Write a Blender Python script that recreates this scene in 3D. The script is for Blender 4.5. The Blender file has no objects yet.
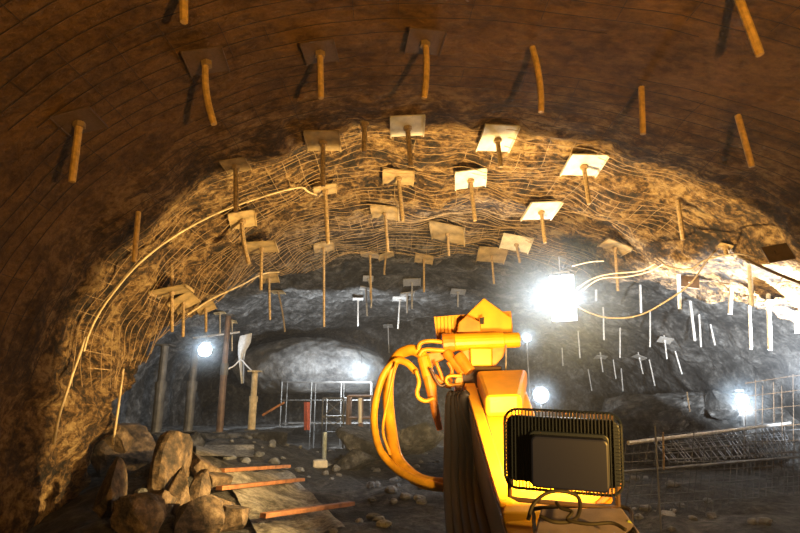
import bpy, math, random
from mathutils import Vector, Matrix, Quaternion, noise
from mathutils.bvhtree import BVHTree

random.seed(7)
R = math.radians
CZ = 2.0                      # camera height above the cavern floor datum
F = 800 * 24 / 36.0           # focal length in pixels
PITCH = R(14)
scn = bpy.context.scene
COL = scn.collection

# ------------------------------------------------------------------ helpers
def ray(px, py):
    """direction (x, 1, z) of the sight line through a point of the 800x533 frame"""
    a = (px - 400) / F
    b = -(py - 266.5) / F
    y = math.cos(PITCH) - b * math.sin(PITCH)
    z = math.sin(PITCH) + b * math.cos(PITCH)
    return Vector((a / y, 1, z / y))

def Q(px, py, D):
    d = ray(px, py) * D
    return Vector((d.x, d.y, d.z + CZ))

def link(o, parent=None):
    COL.objects.link(o)
    if parent is not None:
        o.parent = parent
    return o

class MB:
    def __init__(s):
        s.v, s.f = [], []
    def add(s, vs, fs):
        b = len(s.v)
        s.v += [tuple(v) for v in vs]
        s.f += [tuple(b + i for i in f) for f in fs]
        return s
    def box(s, c, size, rot=None):
        hx, hy, hz = size[0] / 2, size[1] / 2, size[2] / 2
        c = Vector(c)
        vs = [Vector((x, y, z)) for x in (-hx, hx) for y in (-hy, hy) for z in (-hz, hz)]
        if rot is not None:
            vs = [rot @ v for v in vs]
        return s.add([v + c for v in vs], [(0, 1, 3, 2), (4, 6, 7, 5), (0, 4, 5, 1), (2, 3, 7, 6), (0, 2, 6, 4), (1, 5, 7, 3)])
    def tube(s, pts, r, n=8, cap=True):
        pts = [Vector(p) for p in pts]
        rs = r if isinstance(r, (list, tuple)) else [r] * len(pts)
        rings, up = [], None
        for i, p in enumerate(pts):
            t = (pts[min(i + 1, len(pts) - 1)] - pts[max(i - 1, 0)])
            if t.length < 1e-9:
                t = Vector((0, 0, 1))
            t.normalize()
            if up is None:
                up = t.orthogonal().normalized()
            else:
                up = (up - t * up.dot(t))
                up = up.normalized() if up.length > 1e-6 else t.orthogonal().normalized()
            w = t.cross(up)
            rings.append([p + (up * math.cos(2 * math.pi * k / n) + w * math.sin(2 * math.pi * k / n)) * rs[i] for k in range(n)])
        vs = [v for rg in rings for v in rg]
        fs = []
        for i in range(len(rings) - 1):
            for k in range(n):
                fs.append((i * n + k, i * n + (k + 1) % n, (i + 1) * n + (k + 1) % n, (i + 1) * n + k))
        if cap:
            fs.append(tuple(range(n))[::-1])
            fs.append(tuple((len(rings) - 1) * n + k for k in range(n)))
        return s.add(vs, fs)
    def prism(s, poly, d):
        """polygon of points extruded by vector d"""
        n = len(poly)
        d = Vector(d)
        vs = [Vector(p) for p in poly] + [Vector(p) + d for p in poly]
        fs = [tuple(range(n)), tuple(range(n, 2 * n))[::-1]]
        for i in range(n):
            j = (i + 1) % n
            fs.append((i, i + n, j + n, j))
        return s.add(vs, fs)
    def ball(s, c, r, seg=10, ring=6):
        c = Vector(c)
        rr = r if isinstance(r, (tuple, list)) else (r, r, r)
        vs = [c + Vector((0, 0, rr[2]))]
        for i in range(1, ring):
            a = math.pi * i / ring
            for k in range(seg):
                b = 2 * math.pi * k / seg
                vs.append(c + Vector((rr[0] * math.sin(a) * math.cos(b), rr[1] * math.sin(a) * math.sin(b), rr[2] * math.cos(a))))
        vs.append(c - Vector((0, 0, rr[2])))
        fs = [(0, 1 + k, 1 + (k + 1) % seg) for k in range(seg)]
        for i in range(ring - 2):
            for k in range(seg):
                a, b = 1 + i * seg + k, 1 + i * seg + (k + 1) % seg
                fs.append((a, a + seg, b + seg, b))
        l = len(vs) - 1
        o = 1 + (ring - 2) * seg
        fs += [(l, o + (k + 1) % seg, o + k) for k in range(seg)]
        return s.add(vs, fs)
    def build(s, name, m, parent=None, smooth=False, bevel=0, fix=True):
        me = bpy.data.meshes.new(name)
        me.from_pydata(s.v, [], s.f)
        me.update()
        if fix:
            import bmesh
            bm = bmesh.new(); bm.from_mesh(me)
            bmesh.ops.recalc_face_normals(bm, faces=bm.faces)
            bm.to_mesh(me); bm.free()
        if smooth:
            me.polygons.foreach_set('use_smooth', [True] * len(me.polygons))
        if m is not None:
            me.materials.append(m)
        o = bpy.data.objects.new(name, me)
        link(o, parent)
        if bevel:
            b = o.modifiers.new('edge', 'BEVEL'); b.width = bevel; b.segments = 2; b.limit_method = 'ANGLE'
        return o

def tag(o, label=None, cat=None, group=None, kind=None):
    if label: o['label'] = label
    if cat: o['category'] = cat
    if group: o['group'] = group
    if kind: o['kind'] = kind
    return o

def empty(name, loc, label, cat, group=None):
    o = bpy.data.objects.new(name, None)
    o.location = loc
    o.empty_display_size = .1
    link(o)
    return tag(o, label, cat, group)

def smoothpts(pts, n=8):
    """Catmull-Rom through pts"""
    pts = [Vector(p) for p in pts]
    if len(pts) < 3:
        return pts
    out = []
    ext = [pts[0] * 2 - pts[1]] + pts + [pts[-1] * 2 - pts[-2]]
    for i in range(1, len(ext) - 2):
        p0, p1, p2, p3 = ext[i - 1:i + 3]
        for k in range(n):
            t = k / n
            out.append(0.5 * ((2 * p1) + (p2 - p0) * t + (2 * p0 - 5 * p1 + 4 * p2 - p3) * t * t + (3 * p1 - p0 - 3 * p2 + p3) * t ** 3))
    out.append(pts[-1])
    return out

# ------------------------------------------------------------------ materials
def newmat(name):
    m = bpy.data.materials.new(name); m.use_nodes = True
    nt = m.node_tree
    return m, nt, nt.nodes['Principled BSDF']

def simple(name, col, rough=.5, metal=0, emit=None, es=0, var=0, scale=12, bump=0):
    m, nt, b = newmat(name)
    b.inputs['Base Color'].default_value = (*col, 1)
    b.inputs['Roughness'].default_value = rough
    b.inputs['Metallic'].default_value = metal
    if emit:
        b.inputs['Emission Color'].default_value = (*emit, 1)
        b.inputs['Emission Strength'].default_value = es
    if var or bump:
        tc = nt.nodes.new('ShaderNodeTexCoord')
        n = nt.nodes.new('ShaderNodeTexNoise'); n.inputs['Scale'].default_value = scale; n.inputs['Detail'].default_value = 6
        nt.links.new(tc.outputs['Object'], n.inputs['Vector'])
        if var:
            r = nt.nodes.new('ShaderNodeValToRGB')
            r.color_ramp.elements[0].position = .3; r.color_ramp.elements[1].position = .7
            r.color_ramp.elements[0].color = (*[c * (1 - var) for c in col], 1)
            r.color_ramp.elements[1].color = (*[min(1, c * (1 + var * .6)) for c in col], 1)
            nt.links.new(n.outputs['Fac'], r.inputs['Fac']); nt.links.new(r.outputs['Color'], b.inputs['Base Color'])
        if bump:
            bp = nt.nodes.new('ShaderNodeBump'); bp.inputs['Strength'].default_value = bump; bp.inputs['Distance'].default_value = .03
            nt.links.new(n.outputs['Fac'], bp.inputs['Height']); nt.links.new(bp.outputs['Normal'], b.inputs['Normal'])
    return m

def rock(name, stops, s1=.9, s2=7, bump=.8, rough=.85, dist=.12, stretch=(1, 1, 1), near=None):
    """layered rock: broad colour patches broken up by a fine noise, with a two-scale bump"""
    m, nt, b = newmat(name)
    L = nt.links.new
    tc = nt.nodes.new('ShaderNodeTexCoord')
    mp = nt.nodes.new('ShaderNodeMapping'); mp.inputs['Scale'].default_value = stretch
    L(tc.outputs['Object'], mp.inputs['Vector'])
    n1 = nt.nodes.new('ShaderNodeTexNoise'); n1.inputs['Scale'].default_value = s1; n1.inputs['Detail'].default_value = 8; n1.inputs['Roughness'].default_value = .65
    n2 = nt.nodes.new('ShaderNodeTexNoise'); n2.inputs['Scale'].default_value = s2; n2.inputs['Detail'].default_value = 10; n2.inputs['Roughness'].default_value = .7
    L(mp.outputs[0], n1.inputs['Vector']); L(mp.outputs[0], n2.inputs['Vector'])
    mx = nt.nodes.new('ShaderNodeMix'); mx.data_type = 'FLOAT'; mx.inputs[0].default_value = .5
    L(n1.outputs['Fac'], mx.inputs[2]); L(n2.outputs['Fac'], mx.inputs[3])
    r = nt.nodes.new('ShaderNodeValToRGB')
    while len(r.color_ramp.elements) < len(stops):
        r.color_ramp.elements.new(.5)
    for e, (p, c) in zip(r.color_ramp.elements, stops):
        e.position = p; e.color = (*c, 1)
    L(mx.outputs[0], r.inputs['Fac'])
    if near:  # near vault's orange light put into the colour, blended at the shadow edge
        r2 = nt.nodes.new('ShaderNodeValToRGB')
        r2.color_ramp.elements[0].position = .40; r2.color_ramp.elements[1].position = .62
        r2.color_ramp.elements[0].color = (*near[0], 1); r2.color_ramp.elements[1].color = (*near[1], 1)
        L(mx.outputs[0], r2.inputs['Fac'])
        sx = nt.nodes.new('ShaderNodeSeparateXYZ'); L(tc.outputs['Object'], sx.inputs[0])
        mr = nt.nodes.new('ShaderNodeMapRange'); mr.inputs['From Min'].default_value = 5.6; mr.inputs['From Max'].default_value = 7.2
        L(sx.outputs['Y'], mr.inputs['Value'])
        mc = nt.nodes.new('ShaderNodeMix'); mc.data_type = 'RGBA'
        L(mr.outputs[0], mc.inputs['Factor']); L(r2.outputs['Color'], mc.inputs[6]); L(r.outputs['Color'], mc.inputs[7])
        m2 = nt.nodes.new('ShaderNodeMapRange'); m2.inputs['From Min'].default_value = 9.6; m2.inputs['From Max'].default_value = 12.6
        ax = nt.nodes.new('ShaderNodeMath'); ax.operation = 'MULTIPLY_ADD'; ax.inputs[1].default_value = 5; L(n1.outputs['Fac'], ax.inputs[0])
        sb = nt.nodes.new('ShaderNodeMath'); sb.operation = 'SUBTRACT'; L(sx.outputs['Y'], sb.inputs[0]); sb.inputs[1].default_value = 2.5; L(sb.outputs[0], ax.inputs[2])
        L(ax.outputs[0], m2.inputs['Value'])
        hs = nt.nodes.new('ShaderNodeHueSaturation'); hs.inputs['Saturation'].default_value = .35; hs.inputs['Value'].default_value = .42  # far vault's dim grey light put into the colour by depth
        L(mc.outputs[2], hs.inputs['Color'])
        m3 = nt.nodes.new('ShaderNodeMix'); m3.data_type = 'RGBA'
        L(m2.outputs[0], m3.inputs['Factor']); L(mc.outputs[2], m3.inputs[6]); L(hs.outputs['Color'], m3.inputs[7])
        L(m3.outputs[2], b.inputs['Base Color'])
    else:
        L(r.outputs['Color'], b.inputs['Base Color'])
    vo = nt.nodes.new('ShaderNodeTexVoronoi'); vo.inputs['Scale'].default_value = s2 * .8
    L(mp.outputs[0], vo.inputs['Vector'])
    ad = nt.nodes.new('ShaderNodeMath'); ad.operation = 'MULTIPLY_ADD'; ad.inputs[1].default_value = .35
    L(vo.outputs['Distance'], ad.inputs[0]); L(n2.outputs['Fac'], ad.inputs[2])
    bp = nt.nodes.new('ShaderNodeBump'); bp.inputs['Strength'].default_value = bump; bp.inputs['Distance'].default_value = dist
    L(ad.outputs[0], bp.inputs['Height']); L(bp.outputs['Normal'], b.inputs['Normal'])
    b.inputs['Roughness'].default_value = rough
    return m

M = {}
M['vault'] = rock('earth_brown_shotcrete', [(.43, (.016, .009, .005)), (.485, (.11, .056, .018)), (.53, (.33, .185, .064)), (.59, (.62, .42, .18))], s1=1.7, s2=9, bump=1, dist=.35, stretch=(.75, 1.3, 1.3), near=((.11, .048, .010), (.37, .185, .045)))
M['cavern'] = rock('dark_grey_rock', [(.41, (.009, .0085, .008)), (.47, (.034, .032, .030)), (.53, (.09, .086, .082)), (.60, (.21, .205, .20))], s1=1, s2=5, bump=1, dist=.3)
M['grey_rock'] = rock('smooth_grey_rock', [(.40, (.06, .06, .062)), (.5, (.16, .16, .16)), (.6, (.30, .30, .30))], s1=.8, s2=4, bump=.6, dist=.15)
M['floor'] = rock('muddy_ground', [(.40, (.008, .007, .006)), (.47, (.027, .023, .020)), (.53, (.065, .057, .05)), (.61, (.14, .125, .11))], s1=.9, s2=6, bump=1, dist=.2)
M['boulder'] = rock('broken_rock', [(.38, (.02, .014, .010)), (.46, (.06, .042, .028)), (.54, (.14, .09, .05)), (.64, (.26, .19, .12))], s1=2.2, s2=9, bump=.7, dist=.06)
M['rusty'] = simple('rusty_steel', (.34, .235, .12), .6, .2, var=.5, scale=30, bump=.2)
M['plate'] = simple('dusty_plate', (.36, .255, .12), .6, .1, var=.6, scale=2.5, bump=.15)
M['plate_pale'] = simple('pale_plate', (.72, .68, .58), .5, .1, var=.3, scale=3)
M['plate_shaded'] = simple('shaded_plate', (.13, .08, .05), .7, .1, var=.3)  # shadow and silhouette put into the bolt plates' colour
M['pale_steel'] = simple('pale_steel', (.46, .44, .42), .5, .2, var=.4, scale=20)
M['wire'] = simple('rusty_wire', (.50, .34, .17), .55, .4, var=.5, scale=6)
M['wire_shaded'] = simple('shaded_wire', (.075, .043, .02), .7, .2, var=.5, scale=6)  # near wires' shadow lines put into the colour; darkens the tall mat too
M['rod_lit'] = simple('lit_golden_rod', (.62, .40, .15), .6, .1, var=.35, scale=20)  # golden light on the near rods put into their colour
M['wire_grey'] = simple('grey_rebar', (.11, .11, .115), .6, .3, var=.6, scale=3)
M['yellow'] = simple('yellow_paint', (.85, .40, .010), .42, 0, var=.18, scale=7)
M['orange'] = simple('orange_yellow_paint', (.62, .21, .010), .45, 0, var=.3, scale=14)
M['hose_y'] = simple('yellow_hose', (.78, .36, .012), .5, 0, var=.3, scale=10)
M['black'] = simple('black_rubber', (.012, .009, .009), .7)
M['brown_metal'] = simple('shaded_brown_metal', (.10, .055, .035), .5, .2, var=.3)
M['housing'] = simple('black_lamp_housing', (.008, .015, .045), .4, .1)
M['driver'] = simple('charcoal_driver_box', (.004, .008, .055), .45, .0)
M['deck'] = simple('dusty_red_paint', (.20, .17, .24), .6, 0, var=.35, scale=10)
M['cable'] = simple('dusty_cable', (.24, .19, .15), .6, var=.3)
M['cable_white'] = simple('pale_cable', (.62, .60, .58), .5)
M['wood'] = simple('orange_plank', (.34, .14, .055), .7, var=.45, scale=8, bump=.2)
M['wood_pale'] = simple('pale_timber', (.55, .42, .24), .7, var=.4, scale=8)
M['tarp'] = rock('grey_green_tarp', [(.42, (.06, .053, .043)), (.5, (.19, .17, .14)), (.58, (.36, .33, .28))], s1=2, s2=10, bump=.5, dist=.05)
M['cloth'] = simple('white_cloth', (.5, .5, .5), .8, var=.2)
M['bag'] = simple('cream_block', (.70, .62, .48), .8, var=.2)
M['post'] = simple('grey_post', (.12, .115, .11), .6, .3, var=.5, scale=5)
M['post_rust'] = simple('brown_post', (.16, .10, .07), .6, .2, var=.5, scale=5)
M['pale_pipe'] = simple('pale_blue_pipe', (.38, .44, .48), .5, .1, var=.3)
M['red'] = simple('faded_red', (.42, .09, .05), .8, var=.3)
M['green'] = simple('lime_hose', (.45, .6, .05), .5)
def lampmat(name, col, s):
    m, nt, b = newmat(name)
    b.inputs['Base Color'].default_value = (.8, .8, .8, 1)
    b.inputs['Emission Color'].default_value = (*col, 1)
    b.inputs['Emission Strength'].default_value = s
    return m
M['lens_cool'] = lampmat('cool_white_lens', (.82, .92, 1), 9)
M['lens_main'] = lampmat('work_light_lens', (.86, .94, 1), 9)
M['lens_warm'] = lampmat('warm_white_lens', (1, .78, .38), 8)

# ------------------------------------------------------------------ vault shell
def lerp_table(t, x):
    if x <= t[0][0]: return t[0][1]
    for (a, b), (c, d) in zip(t, t[1:]):
        if x <= c:
            return b + (d - b) * (x - a) / (c - a)
    return t[-1][1]

WL, WR, H = 4.5, 7.0, 3.8
FLOOR = -1.95      # relative to the camera
def profile(u, wl=WL, wr=WR, h=H):
    """u in [0,1]: left wall foot -> crown -> right wall foot; returns point and inward normal (x, z), relative to camera height"""
    wallL, wallR = .16, .84
    if u < wallL:
        t = u / wallL
        return (-wl - .25 * (1 - t), FLOOR - .6 + (-FLOOR + .6) * t), (1, 0)
    if u > wallR:
        t = (u - wallR) / (1 - wallR)
        return (wr + .25 * t, (FLOOR - .6) * t), (-1, 0)
    phi = math.pi * (1 - (u - wallL) / (wallR - wallL))
    c, s = math.cos(phi), math.sin(phi)
    w = wl if c < 0 else wr
    n = Vector((-c / w, 0, -s / h)).normalized()
    return (w * c, h * s), (n.x, n.z)

def fb(p, o=5):
    return noise.fractal(p, 1.0, 2.1, o, noise_basis='PERLIN_ORIGINAL')

def disp(x, y, z):
    p = Vector((x, y, z))
    k = min(1, max(0, (y - 5.6) / 2.0))
    a = .05 + .19 * k
    if x > 4.6: k *= .45
    d = a * fb(p * .8, 6) + (.015 + .12 * k) * fb(p * 3.1 + Vector((9, 2, 4)), 4)
    # a drooping brow of brown rock above the white-lit band on the right
    if x > 3.2:
        t = (x - (5.7 - (y - 7.3) * .275)) / .55
        d += .30 * math.exp(-t * t) * min(1, (x - 3.2)) * (1 if 6 < y < 12 else .3)
    return d

YEND = [(0, 8.4), (.16, 8.4), (.255, 10.2), (.325, 12.0), (.41, 13.8), (.5, 14.6), (.60, 14.6), (.645, 12.6), (.678, 11.2), (.721, 10.8), (.749, 8.7), (.79, 8.2), (.84, 8.0), (1, 8.0)]
def env_pt(u, y, off=0):
    """the sagging envelope that wire and hoses follow, clear of the finer bumps"""
    (x, z), (nx, nz) = profile(u)
    k = min(1, max(0, (y - 5.6) / 2.0))
    d = (.05 + .19 * k) * fb(Vector((x, y, z)) * .8, 2) + .04 + .07 * k + off
    return Vector((x + nx * d, y, z + nz * d + CZ))
def vault_pt(u, y, off=0):
    (x, z), (nx, nz) = profile(u)
    d = disp(x, y, z) + off
    return Vector((x + nx * d, y, z + nz * d + CZ))

def grid_mesh(name, rows, mat, kind='structure'):
    nu, nv = len(rows[0]), len(rows)
    vs = [p for r in rows for p in r]
    fs = [(j * nu + i, j * nu + i + 1, (j + 1) * nu + i + 1, (j + 1) * nu + i) for j in range(nv - 1) for i in range(nu - 1)]
    mb = MB(); mb.v = [tuple(v) for v in vs]; mb.f = fs
    o = mb.build(name, mat, fix=False, smooth=True)
    tag(o, kind=kind)
    return o, (vs, fs)

NU, NV = 330, 230
rows = []
for j in range(NV):
    t = j / (NV - 1)
    row = []
    for i in range(NU):
        u = i / (NU - 1)
        y = -3 + (lerp_table(YEND, u) + .45 * noise.fractal(Vector((u * 14, 3, 1)), 1, 2, 3) + 3) * t
        row.append(vault_pt(u, y))
    rows.append(row)
# the broken rim turns outward into the wider cavern
for e in (.15, .6, 2.2):
    row = []
    for i in range(NU):
        u = i / (NU - 1)
        y = lerp_table(YEND, u) + .45 * noise.fractal(Vector((u * 14, 3, 1)), 1, 2, 3) + .12 * e
        row.append(vault_pt(u, y, -e))
    rows.append(row)
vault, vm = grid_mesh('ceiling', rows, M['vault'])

# ------------------------------------------------------------------ wider cavern beyond the lined vault
def far_pt(u, y):
    h = 4.05 - .05 * max(0, y - 14)
    (x, z), (nx, nz) = profile(u, 9.0, 9.6, h)
    p = Vector((x, y, z))
    d = .34 * fb(p * .45 + Vector((3, 1, 7)), 6) + .16 * fb(p * 1.7, 4)
    return Vector((x + nx * d, y, z + nz * d + CZ))
rows = []
for j in range(150):
    y = 9 + 18 * j / 149
    rows.append([far_pt(i / 199, y) for i in range(200)])
far, fm = grid_mesh('ceiling', rows, M['cavern'])
rows = []
for j in range(70):
    z = FLOOR - .6 + 7.2 * j / 69
    row = []
    for i in range(150):
        x = -10.5 + 21 * i / 149
        p = Vector((x, 26.0, z))
        row.append(Vector((x, 26.0 + 1.1 * fb(p * .35, 5) + .3 * fb(p * 1.5, 4), z + CZ)))
    rows.append(row)
back, bm_ = grid_mesh('wall_back', rows, M['cavern'])
# wall behind the camera closes the gallery
rows = [[Vector((-5.2 + 13 * i / 20, -3.0, FLOOR - .6 + CZ + 7 * j / 12)) for i in range(21)] for j in range(13)]
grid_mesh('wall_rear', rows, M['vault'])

def floor_z(x, y):
    z = FLOOR + .25
    z += .16 * fb(Vector((x * .5, y * .5, 0)), 5) + .06 * fb(Vector((x * 2, y * 2, 5)), 4)
    # rubble mound at the foot of the lined wall
    z += .75 * math.exp(-((x + 3.6) / 1.25) ** 2 - ((y - 9.2) / 2.2) ** 2)
    # ramp of spoil leading up to the ledge
    z += .75 * math.exp(-((x + 4.2) / 1.9) ** 2 - ((y - 14.6) / 2.6) ** 2)
    # spoil bank in the middle distance
    z += .65 * math.exp(-((x + .2) / 1.3) ** 2 - ((y - 17.5) / 2.0) ** 2)
    return z
rows = []
for j in range(220):
    y = -3 + 30 * j / 219
    rows.append([Vector((x, y, floor_z(x, y) + CZ)) for x in [-10 + 20.5 * i / 179 for i in range(180)]])
floor, flm = grid_mesh('floor', rows, M['floor'])

def bvh_of(*ms):
    vs, fs = [], []
    for v, f in ms:
        b = len(vs); vs += v; fs += [tuple(i + b for i in g) for g in f]
    return BVHTree.FromPolygons(vs, fs)
BV_V = bvh_of(vm)
BV_ROOF = bvh_of(vm, fm, bm_)
BV_FLOOR = bvh_of(flm)
CAM = Vector((0, 0, CZ))
def hit(px, py, bv=BV_ROOF):
    d = ray(px, py).normalized()
    h = bv.ray_cast(CAM, d)
    return h[0], h[1], d
def on_floor(px, py):
    h = BV_FLOOR.ray_cast(CAM, ray(px, py).normalized())
    return h[0]
def ground(x, y):
    return BV_FLOOR.ray_cast(Vector((x, y, 8)), Vector((0, 0, -1)))[0]

# rock ledge that carries the props on the far left
mb = MB()
rows = []
for j in range(26):
    for_ = j / 25
    row = []
    for i in range(60):
        x = -9.2 + 6.1 * i / 59
        if for_ < .4:
            y, z = 15.3 + .1 * for_, -1.75 + (1.75 - .92) * for_ / .4
        else:
            y, z = 15.4 + 5 * (for_ - .4) / .6, -.92
        p = Vector((x, y, z))
        row.append(Vector((x, y + .10 * fb(p * 1.2, 4), z + .06 * fb(p * 1.5 + Vector((4, 4, 4)), 4) + CZ + .05 * (x + 6) / 3)))
    rows.append(row)
ledge, lm = grid_mesh('floor', rows, M['cavern'])
BV_LEDGE = bvh_of(lm)

# big rounded rock brow in the middle distance
def blob(name, c, rad, amp, mat, seg=90, ring=50, fr=.7, bottom=None):
    mb = MB().ball((0, 0, 0), 1, seg, ring)
    out = []
    for v in mb.v:
        v = Vector(v)
        p = Vector((v.x * rad[0], v.y * rad[1], v.z * rad[2]))
        q = p + Vector(c)
        k = 1 + amp * fb(q * fr, 6) + amp * .4 * fb(q * fr * 4, 4)
        w = p * k
        if bottom is not None and w.z < bottom:
            w.z = bottom + (w.z - bottom) * .15
        out.append(tuple(w))
    mb.v = out
    o = mb.build(name, mat, smooth=True)
    o.location = c
    return o
br = blob('rock_outcrop', Q(312, 368, 22.5), (3.1, 2.2, 1.25), .10, M['grey_rock'], fr=.6, bottom=-1.0)
tag(br, 'great rounded grey rock mass lit by the lamp hanging at its end', 'rock', kind='structure')

# ------------------------------------------------------------------ wire mesh lining
def wire_mesh(name, label, us, ys, du, dy, r, skip, mat, seg=None):
    mb = MB()
    u0, u1 = us; y0, y1 = ys
    y = y0
    while y < y1:
        n = 70
        run = []
        for k in range(n + 1):
            u = u0 + (u1 - u0) * k / n
            ok = y < lerp_table(YEND, u) - .1 and noise.noise(Vector((u * 9, y * 1.3, skip))) > -.28
            if ok:
                run.append(env_pt(u, y + .05 * noise.noise(Vector((u * 12, y * .7, 2)))))
            if (not ok or k == n) and run:
                if len(run) > 2: mb.tube(run, r, 4, False)
                run = []
        y += dy
    u = u0
    while u < u1:
        n = 40
        run = []
        for k in range(n + 1):
            y = y0 + (y1 - y0) * k / n
            ok = y < lerp_table(YEND, u) - .1 and noise.noise(Vector((u * 9, y * 1.3, skip))) > -.02
            if ok:
                run.append(env_pt(u + .003 * noise.noise(Vector((u * 30, y, 2))), y, .008))
            if (not ok or k == n) and run:
                if len(run) > 2: mb.tube(run, r * .8, 4, False)
                run = []
        u += du
    o = mb.build(name, mat, fix=False)
    return tag(o, label, 'wire mesh')
wire_mesh('hanging_wire_mesh', 'rusty wire mesh spread over the shadowed near part of the vault', (.17, .80), (2.2, 6.7),   .022, .19, .0042, 3, M['wire_shaded'])
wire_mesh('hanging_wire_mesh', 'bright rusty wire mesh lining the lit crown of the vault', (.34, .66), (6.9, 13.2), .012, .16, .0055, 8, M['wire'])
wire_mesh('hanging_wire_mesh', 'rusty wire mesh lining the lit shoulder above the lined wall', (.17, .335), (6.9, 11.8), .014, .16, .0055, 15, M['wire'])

# ------------------------------------------------------------------ rock bolts
def make_plate_mesh(nm, mat):
    mb = MB()
    h = .5
    mb.box((0, 0, 0), (1, 1, .05))
    # turned-down lips on two sides, like a pressed tray
    mb.box((-.49, 0, .04), (.03, 1, .10)); mb.box((.49, 0, .04), (.03, 1, .10))
    me = mb.build('plate', mat, bevel=0)
    d = me.data
    bpy.data.objects.remove(me)
    return d
PL = {k: make_plate_mesh('plate', M[k]) for k in ('plate', 'plate_shaded', 'pale_steel', 'plate_pale')}
def nut_mesh(mat):
    o = MB().tube([(0, 0, 0), (0, 0, 1)], 1, 6).build('nut', mat)
    d = o.data; bpy.data.objects.remove(o); return d
NUT = {k: nut_mesh(M[k]) for k in ('rusty', 'pale_steel')}

ORD = ['first', 'second', 'third', 'fourth', 'fifth', 'sixth', 'seventh', 'eighth', 'ninth', 'tenth', 'eleventh', 'twelfth', 'thirteenth', 'fourteenth', 'fifteenth', 'sixteenth']

PALE = {(496, 128), (582, 152), (540, 200), (514, 232), (470, 173), (407, 120)}
def bolt(x0, y0, x1, y1, pw, r, rodmat, platemat, label, group, bend=0.0, ppos=None):
    p, nrm, d = hit(x0, y0)
    if p is None:
        print('bolt miss', x0, y0); return
    p = p - d * .004 + Vector((0, 0, -.03))
    # smooth direction of the roof, always facing into the cavern
    if nrm.dot(d) > 0: nrm = -nrm
    base = Vector((0, 0, -1))
    n = (nrm * .45 + base * .55).normalized()
    # the free end: nearest point of its sight line to the vertical under the root
    e = ray(x1, y1)
    D = p.y * (1.0)
    end = Vector((e.x * D, e.y * D, e.z * D + CZ))
    vec = end - p
    for _ in range(12):          # start the rod where it leaves the rock
        if (BV_ROOF.find_nearest(p)[3]) > r + .006: break
        p = p + vec.normalized() * .012
    vec = end - p
    root = empty('rock_bolt', p, label, 'rock bolt', group)
    s = D / F
    L = vec.length
    side = Vector((1, 0, 0)) * bend * L
    pts = [Vector((0, 0, 0)) + vec * t + side * (4 * t * (1 - t)) for t in [0, .15, .3, .45, .6, .75, .9, 1]]
    MB().tube(pts, [r * 1.0] * 7 + [r * .92], 8).build('rod', rodmat, root, smooth=False)
    if pw:
        size = pw * s * 1.05
        xax = Vector((1, 0, 0)); xax = (xax - n * xax.dot(n)).normalized()
        yax = n.cross(xax)
        mat = Matrix((xax, yax, n)).transposed().to_quaternion() @ Quaternion((0, 0, 1), R(random.uniform(-9, 9)))
        o = bpy.data.objects.new('plate', PL['plate_pale' if (x0, y0) in PALE else platemat])
        o.scale = (size, size * 1.0, size * .8)
        o.rotation_mode = 'QUATERNION'; o.rotation_quaternion = mat
        # slide the plate down the rod until no corner touches the rock
        off = .03
        tb = [v.co.copy() for v in PL[platemat].vertices]; tf = [tuple(f.vertices) for f in PL[platemat].polygons]
        for _ in range(22):
            c = p + vec.normalized() * off
            w = [c + mat @ Vector((v.x * size, v.y * size, v.z * size * .8)) for v in tb]
            bad = bool(BVHTree.FromPolygons(w, tf).overlap(BV_ROOF))
            if not bad: break
            off += .02
        o.location = vec.normalized() * off
        link(o, root)
        nt = bpy.data.objects.new('nut', NUT['pale_steel' if rodmat is M['pale_steel'] else 'rusty'])
        nt.scale = (r * 1.7, r * 1.7, .05)
        nt.rotation_mode = 'QUATERNION'; nt.rotation_quaternion = vec.to_track_quat('Z', 'Y')
        nt.location = vec.normalized() * (off + .03 * size)
        link(nt, root)
    return root

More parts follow.
